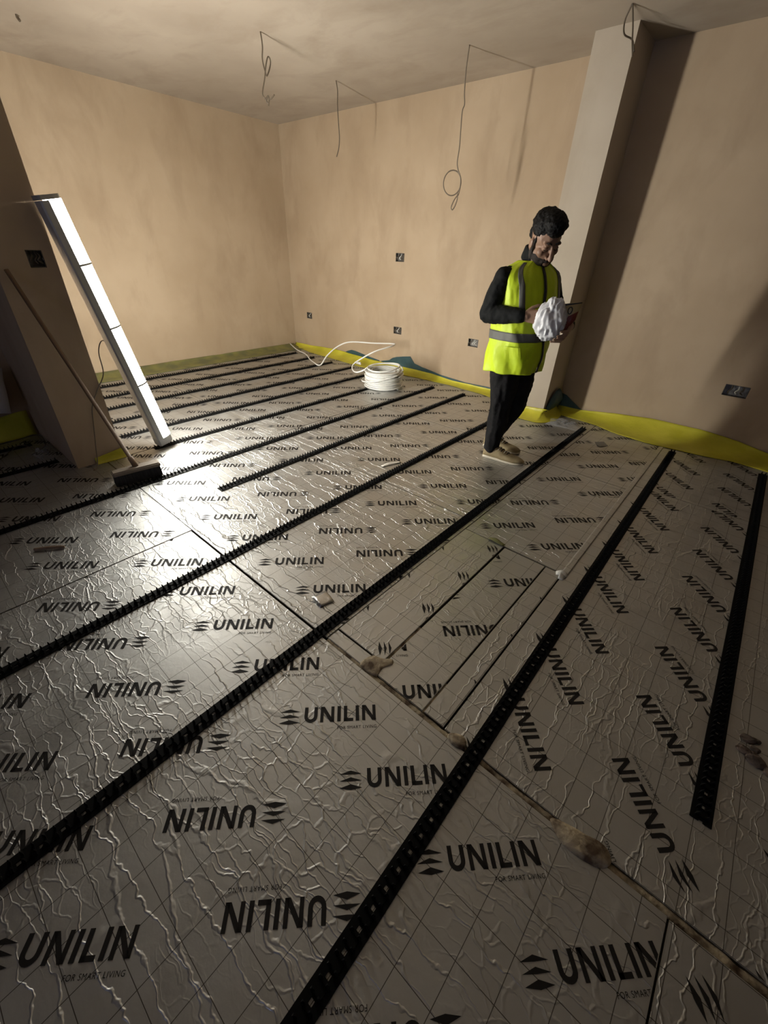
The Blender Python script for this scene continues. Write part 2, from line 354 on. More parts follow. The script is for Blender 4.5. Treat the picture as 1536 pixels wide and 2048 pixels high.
# far side
board(-3.290, -.907, .739, 1.936, [('U', -1.227, .828), ('F', -1.211, 1.226), ('U', -1.227, 1.625)], True, (-1.5, .79), skin='foil_far')
board(-5.70, -3.294, .875, 1.936, [('U', -3.64, 1.30), ('F', -3.75, .92), ('F', -3.6, 1.66)], True, (-3.7, .9))
board(-2.85, -.907, 1.940, 3.140, [('U', -2.015, 2.052), ('F', -2.005, 2.440), ('U', -2.010, 2.855)], True, (-2.02, 2.0), skin='foil_far')
board(-5.70, -2.854, 1.940, 3.140, [('U', -3.37, 1.98), ('F', -3.3, 2.38), ('U', -3.34, 2.79)], True, (-3.0, 2.0), skin='foil_far')
board(-3.60, -.907, 3.144, 4.41, [('F', -2.053, 3.237), ('U', -2.044, 3.655), ('F', -2.05, 4.05)], True, (-2.06, 3.2), skin='foil_far')
board(-5.70, -3.604, 3.144, 4.41, [('U', -4.1, 3.2), ('F', -4.05, 3.6), ('U', -4.1, 4.0)], True, (-4.06, 3.2))
# cut strips
board(-.903, -.660, .742, .800, [], True, (-.80, .70))
board(-.903, -.655, .806, 1.832, [('R', -.732, .869), ('G', -.876, .964)], False, (-.74, .85), dz=.002)
board(-.645, -.416, .748, 1.828, [('U', -.571, .696), ('F', -.566, 1.103), ('U', -.571, 1.503)], True, (-.57, .75))
board(-.408, -.326, .750, 1.826, [('R', -.345, .985)], False, (-.33, .78), dz=.002)
board(-.903, -.327, 1.837, 3.050, [('U', -.855, 1.920), ('F', -.845, 2.303), ('U', -.862, 2.735)], True, (-.86, 1.9), skin='foil_far')
board(-.903, -.327, 3.054, 4.41, [('U', -.721, 3.169), ('F', -.729, 3.535), ('U', -.73, 3.95)], True, (-.76, 3.1))
board(-.319, .880, .748, 3.150, [('R', -.2655, 1.064), ('G', .4195, 1.139), ('R', .535, 1.064)], False, (-.023, .794), dz=.001)
board(-.319, .880, 3.154, 4.41, [('R', -.245, 3.3), ('G', .43, 3.36), ('R', .55, 3.3)], False, (-.01, 3.2))
board(.884, 5.5, .748, 4.41, [('R', .96, 1.1), ('G', 1.65, 1.1)], False, (.9, .8))
# foam squeezed out of the long joint
def lump_strip(name, pts, r, m, parent, zoff=-.004, flat=.5):
    bm = bmesh.new(); ring = tube(bm, catmull(pts, 10), r if not isinstance(r, list) else r, 8)
    for v in bm.verts:
        n = Vector(mnoise.noise_vector(v.co * 38)); v.co += n * .004
        v.co.z = zoff + (v.co.z) * flat
    return smooth(obj(name, bm, m, parent))
xs = [-.90 + i * .05 for i in range(54)]
lump_strip('foam_joint', [(x, .738 + .003 * math.sin(x * 23), 0) for x in xs], .013, 'foam', floor, -.0105, .5)
lump_strip('foam_joint', [(-.410 + .002 * math.sin(y * 31), y, 0) for y in (.75, .80, .85, .9)], .009, 'foam', floor, -.007, .4)
lump_strip('foam_joint', [(-.650, y, 0) for y in (.80, .84, .9, .97, 1.05)], .010, 'foam', floor, -.006, .4)
def blobpatch(name, outline, h, m, parent, seed=0):
    c = sum((Vector((x, y, 0)) for x, y in outline), Vector()) / len(outline); bm = bmesh.new(); rings = []
    ol = catmull([(x, y, 0) for x, y in outline], 4, True)
    for k, (s, z) in enumerate(((1.0, -.012), (1.0, .002), (.9, h * .75), (.6, h), (.25, h * 1.05))):
        rings.append([bm.verts.new(c + (Vector(p) - c) * s + Vector((0, 0, z + (.004 * mnoise.noise(Vector(p) * 40 * s + Vector((seed, k, 0))) if k > 1 else 0)))) for p in ol])
    for a, b in zip(rings, rings[1:]):
        for i in range(len(a)): bm.faces.new((a[i], a[(i + 1) % len(a)], b[(i + 1) % len(a)], b[i]))
    bm.faces.new(rings[-1]); return smooth(obj(name, bm, m, parent))
blobpatch('foam_patch', [(-.712, .736), (-.706, .799), (-.665, .818), (-.633, .841), (-.618, .823), (-.635, .784), (-.633, .742)], .006, 'foam', floor, 2)
blobpatch('foam_patch', [(.06, .735), (.10, .700), (.155, .698), (.205, .712), (.225, .745), (.20, .772), (.15, .762), (.10, .752)], .014, 'foam', floor, 5)
blobpatch('foam_patch', [(-.30, .74), (-.275, .72), (-.235, .73), (-.24, .76), (-.27, .765)], .012, 'foam', floor, 8)
# crinkled foil tape along the joint right of the pier boards
rows = []
for j in range(5): rows.append([(-.332 + j * .009, 1.80 + i * .05, .0022 + .002 * mnoise.noise(Vector((j * .8, i * .45, 3)))) for i in range(50)])
sheet('foil_tape', rows, .0010, 'foil_y', floor)

# ------------------------------------------------------------------ black clip rails
def clip_bm():
    bm = bmesh.new()
    for ya in (-.0115, .0115):
        s = 1 if ya > 0 else -1
        box(bm, -.017, .017, ya - .002, ya + .002, .004, .012)
        for xs_ in (-1, 1):
            x = .0115 * xs_
            b = [bm.verts.new((x + dx, ya + dy, .012)) for dx, dy in ((-.0055, -.002), (.0055, -.002), (.0055, .002), (-.0055, .002))]
            m_ = [bm.verts.new((x + dx, ya + dy + s * .001, .020)) for dx, dy in ((-.004, -.003), (.004, -.003), (.004, .003), (-.004, .003))]
            tp = bm.verts.new((x, ya + s * .0015, .031))
            for i in range(4):
                bm.faces.new((b[i], b[(i + 1) % 4], m_[(i + 1) % 4], m_[i])); bm.faces.new((m_[i], m_[(i + 1) % 4], tp))
    box(bm, -.014, .014, -.0095, .0095, .003, .007)
    return bm
CLIP = bpy.data.meshes.new('pipe_clip'); _b = clip_bm(); _b.to_mesh(CLIP); _b.free(); CLIP.materials.append(M['black_plastic'])
def rail(x, ya, yb, label, single, ang=0.0, z=0.0):
    n = int(round((yb - ya) / .05)); root = empty('clip_rail', (x, ya, z), label, 'pipe rail', 'black clip rails laid across the foil floor', ang)
    bm = bmesh.new(); Ln = n * .05
    box(bm, -.0275, -.0055, 0, Ln, 0.001, .0050); box(bm, .0055, .0275, 0, Ln, 0.001, .0050)
    for k in range(n): box(bm, -.0055, .0055, k * .05 + .0055, k * .05 + .0445, 0.001, .0045)
    obj('base_strip', bm, 'black_plastic', root)
    if single:
        for k in range(n):
            o = link(bpy.data.objects.new('pipe_clip', CLIP), root); o.location = (0, k * .05 + .025, 0)
    else:
        bm = bmesh.new()
        for k in range(n):
            b = clip_bm(); bmesh.ops.translate(b, verts=b.verts, vec=(0, k * .05 + .025, 0)); me = bpy.data.meshes.new('t'); b.to_mesh(me); b.free(); bm.from_mesh(me); bpy.data.meshes.remove(me)
        o = obj('pipe_clips', bm, 'black_plastic', root); o['kind'] = 'stuff'
    return root
rail(-5.246, 1.05, 4.07, 'black clip rail closest to the left wall, behind the lamp', False)
rail(-4.842, 1.05, 4.07, 'second black clip rail from the left wall', False)
rail(-4.452, 1.05, 4.07, 'third black clip rail from the left wall', False)
rail(-4.062, 1.02, 4.05, 'fourth black clip rail from the left wall', False)
rail(-3.680, .98, 4.03, 'fifth black clip rail from the left wall, ending behind the white pipe coil', False, -.006)
rail(-3.275, 1.07, 3.45, 'black clip rail running from the lamp foot to the white pipe coil', False, -.015)
rail(-2.758, -.45, 4.10, 'long black clip rail under the broom head', True, -.003)
rail(-2.333, 1.08, 4.12, 'short black clip rail starting freely right of the broom', True)
rail(-1.668, -.45, 3.98, 'long black clip rail passing behind the standing man', True, .003)
rail(-.945, -.45, 4.05, 'long black clip rail in the middle of the floor, right of the man', True, .004)
rail(-.192, -.45, 4.05, 'black clip rail running to the bottom edge, second from the right', True, .006)
rail(.393, 1.02, 4.07, 'rightmost black clip rail', True)
rail(-3.535, -.40, .52, 'short black clip rail ending beside the nib wall foot', False)
rail(-4.005, -.40, .45, 'short black clip rail at the left edge with a wire loop over it', False)

# ------------------------------------------------------------------ membrane skirts along the walls
def lin(tbl, x):
    if x <= tbl[0][0]: return tbl[0][1]
    for (a, va), (b, vb) in zip(tbl, tbl[1:]):
        if x <= b: return va + (vb - va) * (x - a) / (b - a)
    return tbl[-1][1]
def skirt(name, s0, s1, place, foot, top, m, n=70, wob=.010, seed=0):
    """place(s, out, z): out = distance from the wall; foot(s) floor reach, top(s) height"""
    rows = []
    prof = [(1.0, .004), (.93, .006), (.62, .10), (.34, .34), (.16, .66), (.07, .88), (.05, 1.0)]
    for j, (po, pz) in enumerate(prof):
        row = []
        for i in range(n + 1):
            s = s0 + (s1 - s0) * i / n
            w = mnoise.noise(Vector((s * 3.1, j * .35, seed))) * wob + mnoise.noise(Vector((s * 9, j * .6, seed + 9))) * wob * .4
            row.append(place(s, max(.012, foot(s) * po + (w if 0 < j else w * .6)), max(.004, top(s) * pz + (w * .5 if j > 1 else 0))))
        rows.append(row)
    return sheet(name, rows, .0018, m)
back = lambda s, o, z: (s, YB - o, z)
tag(skirt('membrane_skirt', XL + .02, PX0 + .02, back, lambda s: lin([(-5.7, .08), (-5.15, .19), (-4.57, .22), (-3.98, .26), (-3.1, .13), (-2.67, .10), (-2.16, .14), (-1.6, .35)], s),
          lambda s: lin([(-5.7, .05), (-5.3, .06), (-4.8, .085), (-4.07, .06), (-3.03, .065), (-2.68, .04), (-2.2, .045), (-1.6, .06)], s), 'yellow', 110),
    'yellow plastic membrane skirt along the back wall behind the pipe coil', 'membrane')
tag(skirt('membrane_skirt', PX1 + .01, XR - .05, back, lambda s: lin([(-1.37, .16), (-.92, .20), (-.70, .30), (-.40, .34), (-.03, .30), (.21, .25), (.42, .28), (2.5, .2)], s),
          lambda s: lin([(-1.37, .05), (-1.09, .06), (-.8, .10), (-.5, .13), (-.1, .13), (.15, .11), (.39, .06), (2.5, .06)], s), 'yellow', 90, .012, 4),
    'broad bulging yellow membrane skirt at the foot of the right wall part', 'membrane')
# pier wrap: runs along the front, turns the corner and goes back along the side
def pier_path(s):
    if s < .27: return Vector((PX0 + s + .02, PY, 0)), Vector((0, -1, 0))
    if s < .39:
        a = (s - .27) / .12 * PI / 2; return Vector((PX1, PY, 0)), Vector((math.sin(a), -math.cos(a), 0))
    return Vector((PX1, PY + (s - .39), 0)), Vector((1, 0, 0))
def pier_place(s, o, z):
    p, d = pier_path(s); q = p + d * o; return (q.x, q.y, z)
tag(skirt('membrane_skirt', 0, .72, pier_place, lambda s: lin([(0, .18), (.27, .17), (.33, .13), (.42, .14), (.72, .10)], s), lambda s: lin([(0, .08), (.27, .10), (.40, .07), (.55, .12), (.72, .08)], s), 'yellow', 46, .008, 7),
    'bright yellow membrane wrapped around the foot of the pier', 'membrane')
tag(skirt('membrane_skirt', YN1 + .02, YB - .06, lambda s, o, z: (XL + o, s, z), lambda s: lin([(.9, .30), (2.9, .30), (4.4, .32)], s), lambda s: lin([(.9, .05), (4.4, .04)], s), 'dull_shaded_yellow', 90, .012, 11),
    'yellow membrane skirt along the left wall, its shade put into the colour', 'membrane')
def nib_path(s):
    L1 = XN1 - XN0 - .03
    if s < L1: return Vector((XN0 + .03 + s, YN0, 0)), Vector((0, -1, 0))
    s -= L1
    if s < .06: a = s / .06 * PI / 2; return Vector((XN1, YN0, 0)), Vector((math.sin(a), -math.cos(a), 0))
    s -= .06
    if s < YN1 - YN0: return Vector((XN1, YN0 + s, 0)), Vector((1, 0, 0))
    s -= YN1 - YN0
    if s < .06: a = s / .06 * PI / 2; return Vector((XN1, YN1, 0)), Vector((math.cos(a), math.sin(a), 0))
    s -= .06
    return Vector((XN1 - s, YN1, 0)), Vector((0, 1, 0))
def nib_place(s, o, z):
    p, d = nib_path(s); q = p + d * o; return (q.x, q.y, z)
tag(skirt('membrane_skirt', 1.09, 1.55, nib_place, lambda s: lin([(.7, .03), (.95, .035), (1.3, .04), (1.55, .06)], s), lambda s: lin([(.75, .03), (.97, .03), (1.2, .06), (1.32, .08), (1.5, .06)], s), 'yellow', 50, .006, 13),
    'yellow membrane strip around the foot of the shaded nib wall', 'membrane')
tag(skirt('membrane_skirt', -2.2, YN0 - .02, lambda s, o, z: (XN0 + o, s, z), lambda s: lin([(-2, .06), (.2, .07), (.5, .05)], s), lambda s: lin([(-2, .16), (.2, .16), (.5, .20)], s), 'yellow', 60, .010, 15),
    'yellow membrane on the shaded wall at the left edge', 'membrane')
# teal damp membrane showing above the yellow
def wall_plate(name, top, label, y=YB, base=-.002):
    bm = bmesh.new(); pts = [(x, z) for x, z in top] + [(top[-1][0], base), (top[0][0], base)]
    poly_plate(bm, pts[::-1], 0, .006, lambda x, z, d: (x, y - .002 - d, z)); return tag(obj(name, bm, 'teal'), label, 'membrane')
wall_plate('teal_membrane', [(-4.60, .06), (-4.52, .10), (-4.44, .125), (-4.365, .122), (-4.215, .104), (-4.05, .085), (-3.899, .07)], 'small teal membrane patch on the back wall left of the pipe coil')
wall_plate('teal_membrane', [(-3.86, .07), (-3.719, .106), (-3.655, .145), (-3.59, .167), (-3.48, .19), (-3.365, .21), (-3.293, .135), (-3.16, .11), (-3.033, .095), (-2.86, .07), (-2.683, .06), (-2.5, .05), (-2.364, .055), (-2.201, .06), (-2.0, .06)], 'large torn teal membrane patch on the back wall behind the pipe coil')
wall_plate('teal_membrane', [(-1.372, .18), (-1.31, .165), (-1.24, .12), (-1.15, .065), (-1.10, .05)], 'narrow teal membrane strip on the back wall just right of the pier')
rows = []
for j in range(9):
    v = j / 8; row = []
    for i in range(15):
        u = i / 14; y = PY + .03 + u * .36; hump = math.sin(PI * u) ** .6
        z = .05 + v * (.19 * hump + .02); o = .06 * math.sin(PI * v * .9) * hump + .008 + .012 * mnoise.noise(Vector((u * 4, v * 4, 2)))
        row.append((PX1 + max(.006, o), y, z))
    rows.append(row)
tag(sheet('teal_membrane', rows, .002, 'teal'), 'dark teal membrane bunched in the corner behind the pier foot', 'membrane')

# ------------------------------------------------------------------ leaning batten lamp
B0 = Vector((-3.262, 1.140, .036)); B1 = Vector((-3.246, .880, 1.565))
lamp = empty('batten_lamp', (0, 0, 0), 'lit white batten lamp leaning against the nib wall', 'lamp')
ax = (B1 - B0).normalized(); nrm = Vector((-.06, 1, 0)); nrm = (nrm - ax * nrm.dot(ax)).normalized(); side = ax.cross(nrm).normalized()
LL = (B1 - B0).length
LM = Matrix((( side.x, nrm.x, ax.x, B0.x), (side.y, nrm.y, ax.y, B0.y), (side.z, nrm.z, ax.z, B0.z), (0, 0, 0, 1)))
lamp.matrix_world = LM; bpy.context.view_layer.update()
W = .048
def prism(profile, z0, z1, bevel=0):
    bm = bmesh.new(); a = [bm.verts.new((x, y, z0)) for x, y in profile]; b = [bm.verts.new((x, y, z1)) for x, y in profile]
    for i in range(len(a)): bm.faces.new((a[i], a[(i + 1) % len(a)], b[(i + 1) % len(a)], b[i]))
    bm.faces.new(a[::-1]); bm.faces.new(b); bmesh.ops.recalc_face_normals(bm, faces=bm.faces)
    return bm
body = [(-W, .004), (-W, -.032), (-W + .008, -.040), (W - .008, -.040), (W, -.032), (W, .004)]
obj('housing', prism(body, .03, LL - .025), 'lamp_body', lamp)
dome = [(-W + .003, .0045)] + [(-(W - .003) * math.cos(PI * k / 14), .005 + .078 * math.sin(PI * k / 14)) for k in range(15)] + [(W - .003, .0045)]
df = smooth(obj('diffuser', prism(dome[1:-1], .052, LL - .022), 'lamp_glow', lamp))
capp = [(-W - .002, -.032), (-W + .008, -.042), (W - .008, -.042), (W + .002, -.032), (W + .002, .008)] + [((W + .002) * math.cos(PI * k / 10), .010 + .070 * math.sin(PI * k / 10)) for k in range(11)] + [(-W - .002, .008)]
obj('end_cap', prism(capp, 0, .052), 'lamp_end', lamp); obj('end_cap', prism(capp, LL - .022, LL), 'lamp_end', lamp)
ring = [(-W + .001, .003)] + [(-(W - .0005) * math.cos(PI * k / 14), .005 + .0805 * math.sin(PI * k / 14)) for k in range(15)] + [(W - .001, .003)]
for f in (.30, .55, .78): obj('diffuser_clip', prism(ring, LL * f, LL * f + .012), 'lamp_body', lamp)
bm = bmesh.new(); tube(bm, [(W + .001 - .002, -.02, .78), (W + .022, -.022, .78)], .011, 10); obj('cable_gland', bm, 'lamp_end', lamp)
gl = LM @ Vector((W + .020, -.022, .78))
tag(tube_obj('lamp_cable', [gl, gl + Vector((.015, -.035, -.005)), gl + Vector((.012, -.065, -.07)), (XN1 + .012, .90, .60), (XN1 + .010, .83, .50), (XN1 + .010, .77, .40), (XN1 + .010, .74, .28), (XN1 + .03, .70, .13), (XN1 + .07, .66, .012), (XN1 + .12, .62, .008)], .0035, 'grey_cable', n=6),
    'thin grey cable hanging from the batten lamp over the nib wall', 'cable')

# ------------------------------------------------------------------ broom
br = empty('broom', (-2.845, .785, .002), 'wooden broom with dark bristles leaning on the nib wall', 'broom', rz=-.14)
bm = bmesh.new(); box(bm, -.034, .034, -.145, .145, .066, .098); bmesh.ops.bevel(bm, geom=list(bm.edges), offset=.007, segments=3, affect='EDGES'); obj('head_block', bm, 'block', br)
bm = bmesh.new()
for i in range(4):
    for k in range(26):
        x = -.026 + i * .0173; y = -.134 + k * .01072; sx = .004 * math.sin(k * 2.1 + i); f = .010
        b = box(bm, x - .005, x + .005, y - .0052, y + .0052, 0, .068)
        for v in b:
            if v.co.z < .01: v.co.x += (v.co.x) * .22 + sx; v.co.y += v.co.y * .03; v.co.z += .003 * math.sin(i * 3 + k * 1.7) + .003
o = obj('bristles', bm, 'bristle', br); o['kind'] = 'stuff'
inv = Matrix.Translation(br.location) @ Matrix.Rotation(-.14, 4, 'Z'); inv = inv.inverted()
h0 = inv @ Vector((-2.850, .79, .090)); h1 = inv @ Vector((-3.288, .602, 1.215))
bm = bmesh.new(); tube(bm, [h0, h0.lerp(h1, .06), h0.lerp(h1, .061), h1], [.018, .0165, .0125, .0115], 12); smooth(obj('handle', bm, 'wood', br))

# ------------------------------------------------------------------ white pipe coil
CC = Vector((-3.185, 3.70, 0)); coil = empty('pipe_coil', CC, 'coil of white plastic heating pipe on the floor by the back wall', 'pipe coil')
PR = .0085; bm = bmesh.new(); pts = []
for layer, (rad, nt) in enumerate(((.212, 11), (.195, 11), (.178, 11), (.161, 11), (.144, 11))):
    zs = range(nt * 40 + 1)
    for i in zs:
        a = 2 * PI * i / 40; t = i / 40
        z = PR + t * .0165 if layer % 2 == 0 else PR + (nt - t) * .0165
        rr = rad + .006 * math.sin(t * 1.9 + layer) + .004 * math.sin(a * 2 + t)
        pts.append(Vector((rr * math.cos(a + layer), rr * math.sin(a + layer), z + .003 * math.sin(a + t * .7))))
tube(bm, pts, PR, 6); smooth(obj('windings', bm, 'white_pipe', coil))
bm = bmesh.new(); tube(bm, [Vector((.245 * math.cos(a) - .02, .235 * math.sin(a), .10 + .055 * math.cos(a - .5) + .004 * a)) for a in [2 * PI * k / 48 for k in range(49)]], PR, 6); smooth(obj('loose_turn', bm, 'white_pipe', coil))
lp = [(-2.98, 3.80, .205), (-3.06, 3.86, .222), (-3.20, 3.88, .225), (-3.33, 3.80, .222), (-3.36, 3.66, .218), (-3.28, 3.53, .214), (-3.14, 3.50, .212), (-3.02, 3.58, .225), (-3.0, 3.74, .245), (-3.07, 3.83, .25), (-3.18, 3.84, .245), (-3.30, 3.74, .235), (-3.33, 3.62, .222),
      (-3.36, 3.53, .180), (-3.47, 3.53, .140), (-3.60, 3.60, .140), (-3.66, 3.68, .175), (-3.60, 3.76, .24), (-3.47, 3.86, .33), (-3.38, 4.02, .375), (-3.40, 4.15, .385), (-3.52, 4.19, .372), (-3.75, 4.15, .348), (-4.09, 4.05, .325), (-4.24, 3.96, .255), (-4.305, 3.83, .15), (-4.325, 3.74, .05), (-4.35, 3.70, .040), (-4.44, 3.73, .042), (-4.70, 3.86, .030), (-4.85, 3.94, .042), (-5.02, 4.03, .035), (-5.35, 4.14, .03), (-5.66, 4.26, .055)]
bm = bmesh.new(); tube(bm, [Vector(p) - CC for p in catmull(lp, 8)], PR, 8); smooth(obj('loose_end', bm, 'white_pipe', coil))

# ------------------------------------------------------------------ socket boxes
def socket(mtx, w, h, label, group, white=False, dark=False):
    t = bpy.data.objects.new('socket_box', None); COL.objects.link(t); t.matrix_world = mtx; t.empty_display_size = .03; tag(t, label, 'socket box', group)
    bm = bmesh.new(); a = w / 2 - .002; b = h / 2 - .002; th = .0018; d = .040
    box(bm, -a, a, -b, b, -d - .001, -d + th)
    box(bm, -a, a, -b, -b + th, -d, .001); box(bm, -a, a, b - th, b, -d, .001); box(bm, -a, -a + th, -b, b, -d, .001); box(bm, a - th, a, -b, b, -d, .001)
    for s in (-1, 1): box(bm, s * a - .007 * (s > 0), s * a + .007 * (s < 0), -.006, .006, -.006, -.001)
    obj('back_box', bm, 'metal_box', t)
    for k, x in enumerate((-.22, .05, .24)):
        bm = bmesh.new(); tube(bm, catmull([(x * w, b - .004, -.03), (x * w + .004, .15 * h, -.010 + .004 * k), (x * w - .012, -.05 * h, .004), (x * w + .010 * (k - 1), -.25 * h, -.006)], 5), .0042, 6)
        smooth(obj('cable_tail', bm, 'white_pipe' if not dark and ((white and k == 2) or k == 1) else 'dark_cable', t))
    return t
def back_m(s): return Matrix(((1, 0, 0, (s[1] + s[2]) / 2), (0, 0, -1, YB), (0, 1, 0, (s[3] + s[4]) / 2), (0, 0, 0, 1)))
LB = ['dark metal socket box high on the back wall, above the pipe coil', 'dark metal socket box low on the back wall near the room corner', 'dark metal socket box low on the back wall right above the pipe coil', 'dark metal socket box with a white cable tail left of the man', 'double metal socket box on the right wall part past the pier']
for i, s in enumerate(SOCK): socket(back_m(s), s[2] - s[1], s[4] - s[3], LB[i], 'socket boxes in the plaster', i == 3)
socket(Matrix(((0, 0, 1, XN1), (1, 0, 0, .761), (0, 1, 0, 1.265), (0, 0, 0, 1))), .078, .086, 'dark socket box on the shaded nib wall beside the lamp', 'socket boxes in the plaster', False, True)

# ------------------------------------------------------------------ loose cables on the ceiling
def ceil_cable(name, parts, label, m='dark_cable'):
    x, y = parts[0][0][0], parts[0][0][1]; t = empty(name, (x, y, ZC), label, 'cable', 'loose cables hanging from the ceiling')
    for k, (pp, r) in enumerate([(p, .0048) for p in parts]):
        bm = bmesh.new(); tube(bm, [Vector(p) - Vector((x, y, ZC)) for p in catmull(pp, 8)], r, 7); smooth(obj('cable_core' if k == 0 else 'cable_tail', bm, m, t))
    return t
x, y = -3.588, 2.681; rx, ry = .80, .60
def q(dx, z, dd=0.0, x=0, y=0): return (x + dx * .75 - dd * .54, y + dx * .66 + dd * .64, z)
A = lambda dx, z, dd=0.0: q(dx, z, dd, -3.588, 2.681)
t1 = ceil_cable('ceiling_cable', [[A(0, 2.67), A(.005, 2.60), A(-.004, 2.53), A(.008, 2.47), A(.02, 2.445), A(.045, 2.50, .02), A(.05, 2.535, .02), A(.035, 2.545, .01), A(.015, 2.49), A(.0, 2.43), A(-.025, 2.36), A(-.025, 2.335), A(-.005, 2.315)],
                                 [A(-.005, 2.32), A(.015, 2.335), A(.02, 2.31), A(.005, 2.295), A(-.002, 2.315), A(.018, 2.325), A(.012, 2.28)], [A(.01, 2.32), A(.035, 2.32), A(.065, 2.345)]],
                'looped dark ceiling cable with a knotted end, leftmost of the hanging cables')
A2 = lambda dx, z, dd=0.0: q(dx, z, dd, -3.887, 3.711)
ceil_cable('ceiling_cable', [[A2(0, 2.67), A2(.012, 2.60), A2(.008, 2.50), A2(.014, 2.38), A2(.02, 2.28), A2(.012, 2.2), A2(-.012, 2.13)]], 'straight dark ceiling cable hanging before the back wall, without a loop')
A3 = lambda dx, z, dd=0.0: q(dx, z, dd, -2.473, 3.738)
loop = [A3(.015 + .075 * math.sin(a) - .045, 1.865 + .085 * math.cos(a), .02) for a in [2 * PI * k / 16 for k in range(17)]]
ceil_cable('ceiling_cable', [[A3(0, 2.67), A3(-.008, 2.55), A3(-.004, 2.42), A3(.006, 2.35), A3(-.006, 2.31), A3(-.004, 2.2), A3(.0, 2.1), A3(-.006, 2.0), A3(.008, 1.95), A3(.035, 1.90), A3(.04, 1.84), A3(.03, 1.78)], loop,
                             [A3(.03, 1.79), A3(.0, 1.75), A3(-.02, 1.70), A3(-.008, 1.68), A3(.012, 1.71), A3(.025, 1.76), A3(.02, 1.80)]], 'thin ceiling cable with a round loop at its end, above the man', 'grey_cable')
ceil_cable('ceiling_cable', [[(-1.36, 3.78, 2.67), (-1.40, 3.83, 2.62), (-1.42, 3.93, 2.59), (-1.385, 4.0, 2.575), (-1.36, 4.02, 2.52)], [(-1.36, 3.78, 2.67), (-1.355, 3.86, 2.60), (-1.37, 3.96, 2.56), (-1.362, 4.015, 2.50)]], 'forked ceiling cable curling over the top of the pier corner')
bm = bmesh.new(); tube(bm, [(-4.785, 1.508, 2.672), (-4.785, 1.508, 2.655), (-4.775, 1.515, 2.64)], .009, 8); tag(obj('cable_stub', bm, 'dark_cable'), 'short dark cable stub in the ceiling at the upper left', 'cable')

# ------------------------------------------------------------------ small things on the floor
def strip(name, p0, p1, w, m, label, cat, bend=.004, z=.003):
    p0 = Vector((*p0, z)); p1 = Vector((*p1, z)); d = (p1 - p0); s = d.cross(Vector((0, 0, 1))).normalized() * w / 2
    rows = [[p0 + d * t + s * k + Vector((0, 0, bend * math.sin(PI * t) + .003 * abs(k) * math.sin(7 * t + k))) for t in [i / 8 for i in range(9)]] for k in (-1, -.4, .4, 1)]
    return tag(sheet(name, rows, .0012, m), label, cat)
strip('membrane_offcut', (-.752, 1.842), (-.655, 1.836), .030, 'dull_shaded_yellow', 'short yellow membrane offcut lying on a cut board joint', 'offcut', .008, .006)
strip('paper_strip', (-1.80, 2.10), (-1.745, 2.26), .028, 'white_cloth', 'white strip lying against a rail near the floor middle', 'strip', .006)
bm = bmesh.new(); tube(bm, catmull([(-2.436, .094, .009), (-2.40, .145, .011), (-2.355, .205, .009)], 5), [.0085] * 10 + [.007], 8)
tag(smooth(obj('wooden_stick', bm, 'wood')), 'short brown wooden stick on the boards at the left', 'stick')
bm = bmesh.new(); poly_plate(bm, [(-.775, 3.78), (-.72, 3.845), (-.665, 3.775), (-.71, 3.70), (-.74, 3.72)], .002, .005); tag(obj('foil_scrap', bm, 'grey_scrap'), 'dark grey square scrap on the floor in front of the pier', 'scrap')
rows = [[(-1.135 + i * .016 + j * .004, .85 + j * .014 - i * .004, .003 + .005 * abs(math.sin(i * .55)) + .003 * mnoise.noise(Vector((i, j, 4)))) for i in range(6)] for j in range(6)]
tag(sheet('paper_label', rows, .001, 'tape_foil', None, .003), 'crumpled grey label lying beside the middle rail', 'scrap')
for dx, dy, a, lb in ((0, 0, .4, 'torn white foil curl at the board joint, left one of the pair'), (.045, -.02, 1.7, 'torn white foil curl at the board joint, right one by the rail')):
    rows = [[(-.345 + dx + math.cos(a) * i * .011 - math.sin(a) * j * .009, 1.80 + dy + math.sin(a) * i * .011 + math.cos(a) * j * .009, .004 + .016 * math.sin(i * .6) * (j / 3)) for i in range(6)] for j in range(4)]
    tag(sheet('foil_curl', rows, .001, 'white_pipe'), lb, 'scrap', 'torn foil curls at the joint')
bm = bmesh.new()
for k in range(3): tube(bm, [(-4.10 + .03 * k, 4.15, .05 + .012 * (k % 2)), (-4.075 + .03 * k, 4.16, .055), (-4.065 + .03 * k, 4.165, .035)], [.012, .018, .012], 8)
tag(smooth(obj('pipe_fitting', bm, 'white_pipe')), 'small white fitting lying on the yellow membrane left of the coil', 'fitting')
tube_pts = [(-3.80, .20, .006), (-3.92, .31, .02), (-3.95, .37, .036), (-3.86, .42, .036), (-3.83, .46, .01), (-3.90, .52, .012), (-4.04, .535, .03), (-4.13, .50, .03), (-4.16, .40, .008), (-4.14, .25, .006), (-4.05, .12, .006)]
tag(tube_obj('wire_loop', tube_pts, .003, 'dark_cable'), 'thin dark wire loop on the floor left of the nib wall', 'wire')
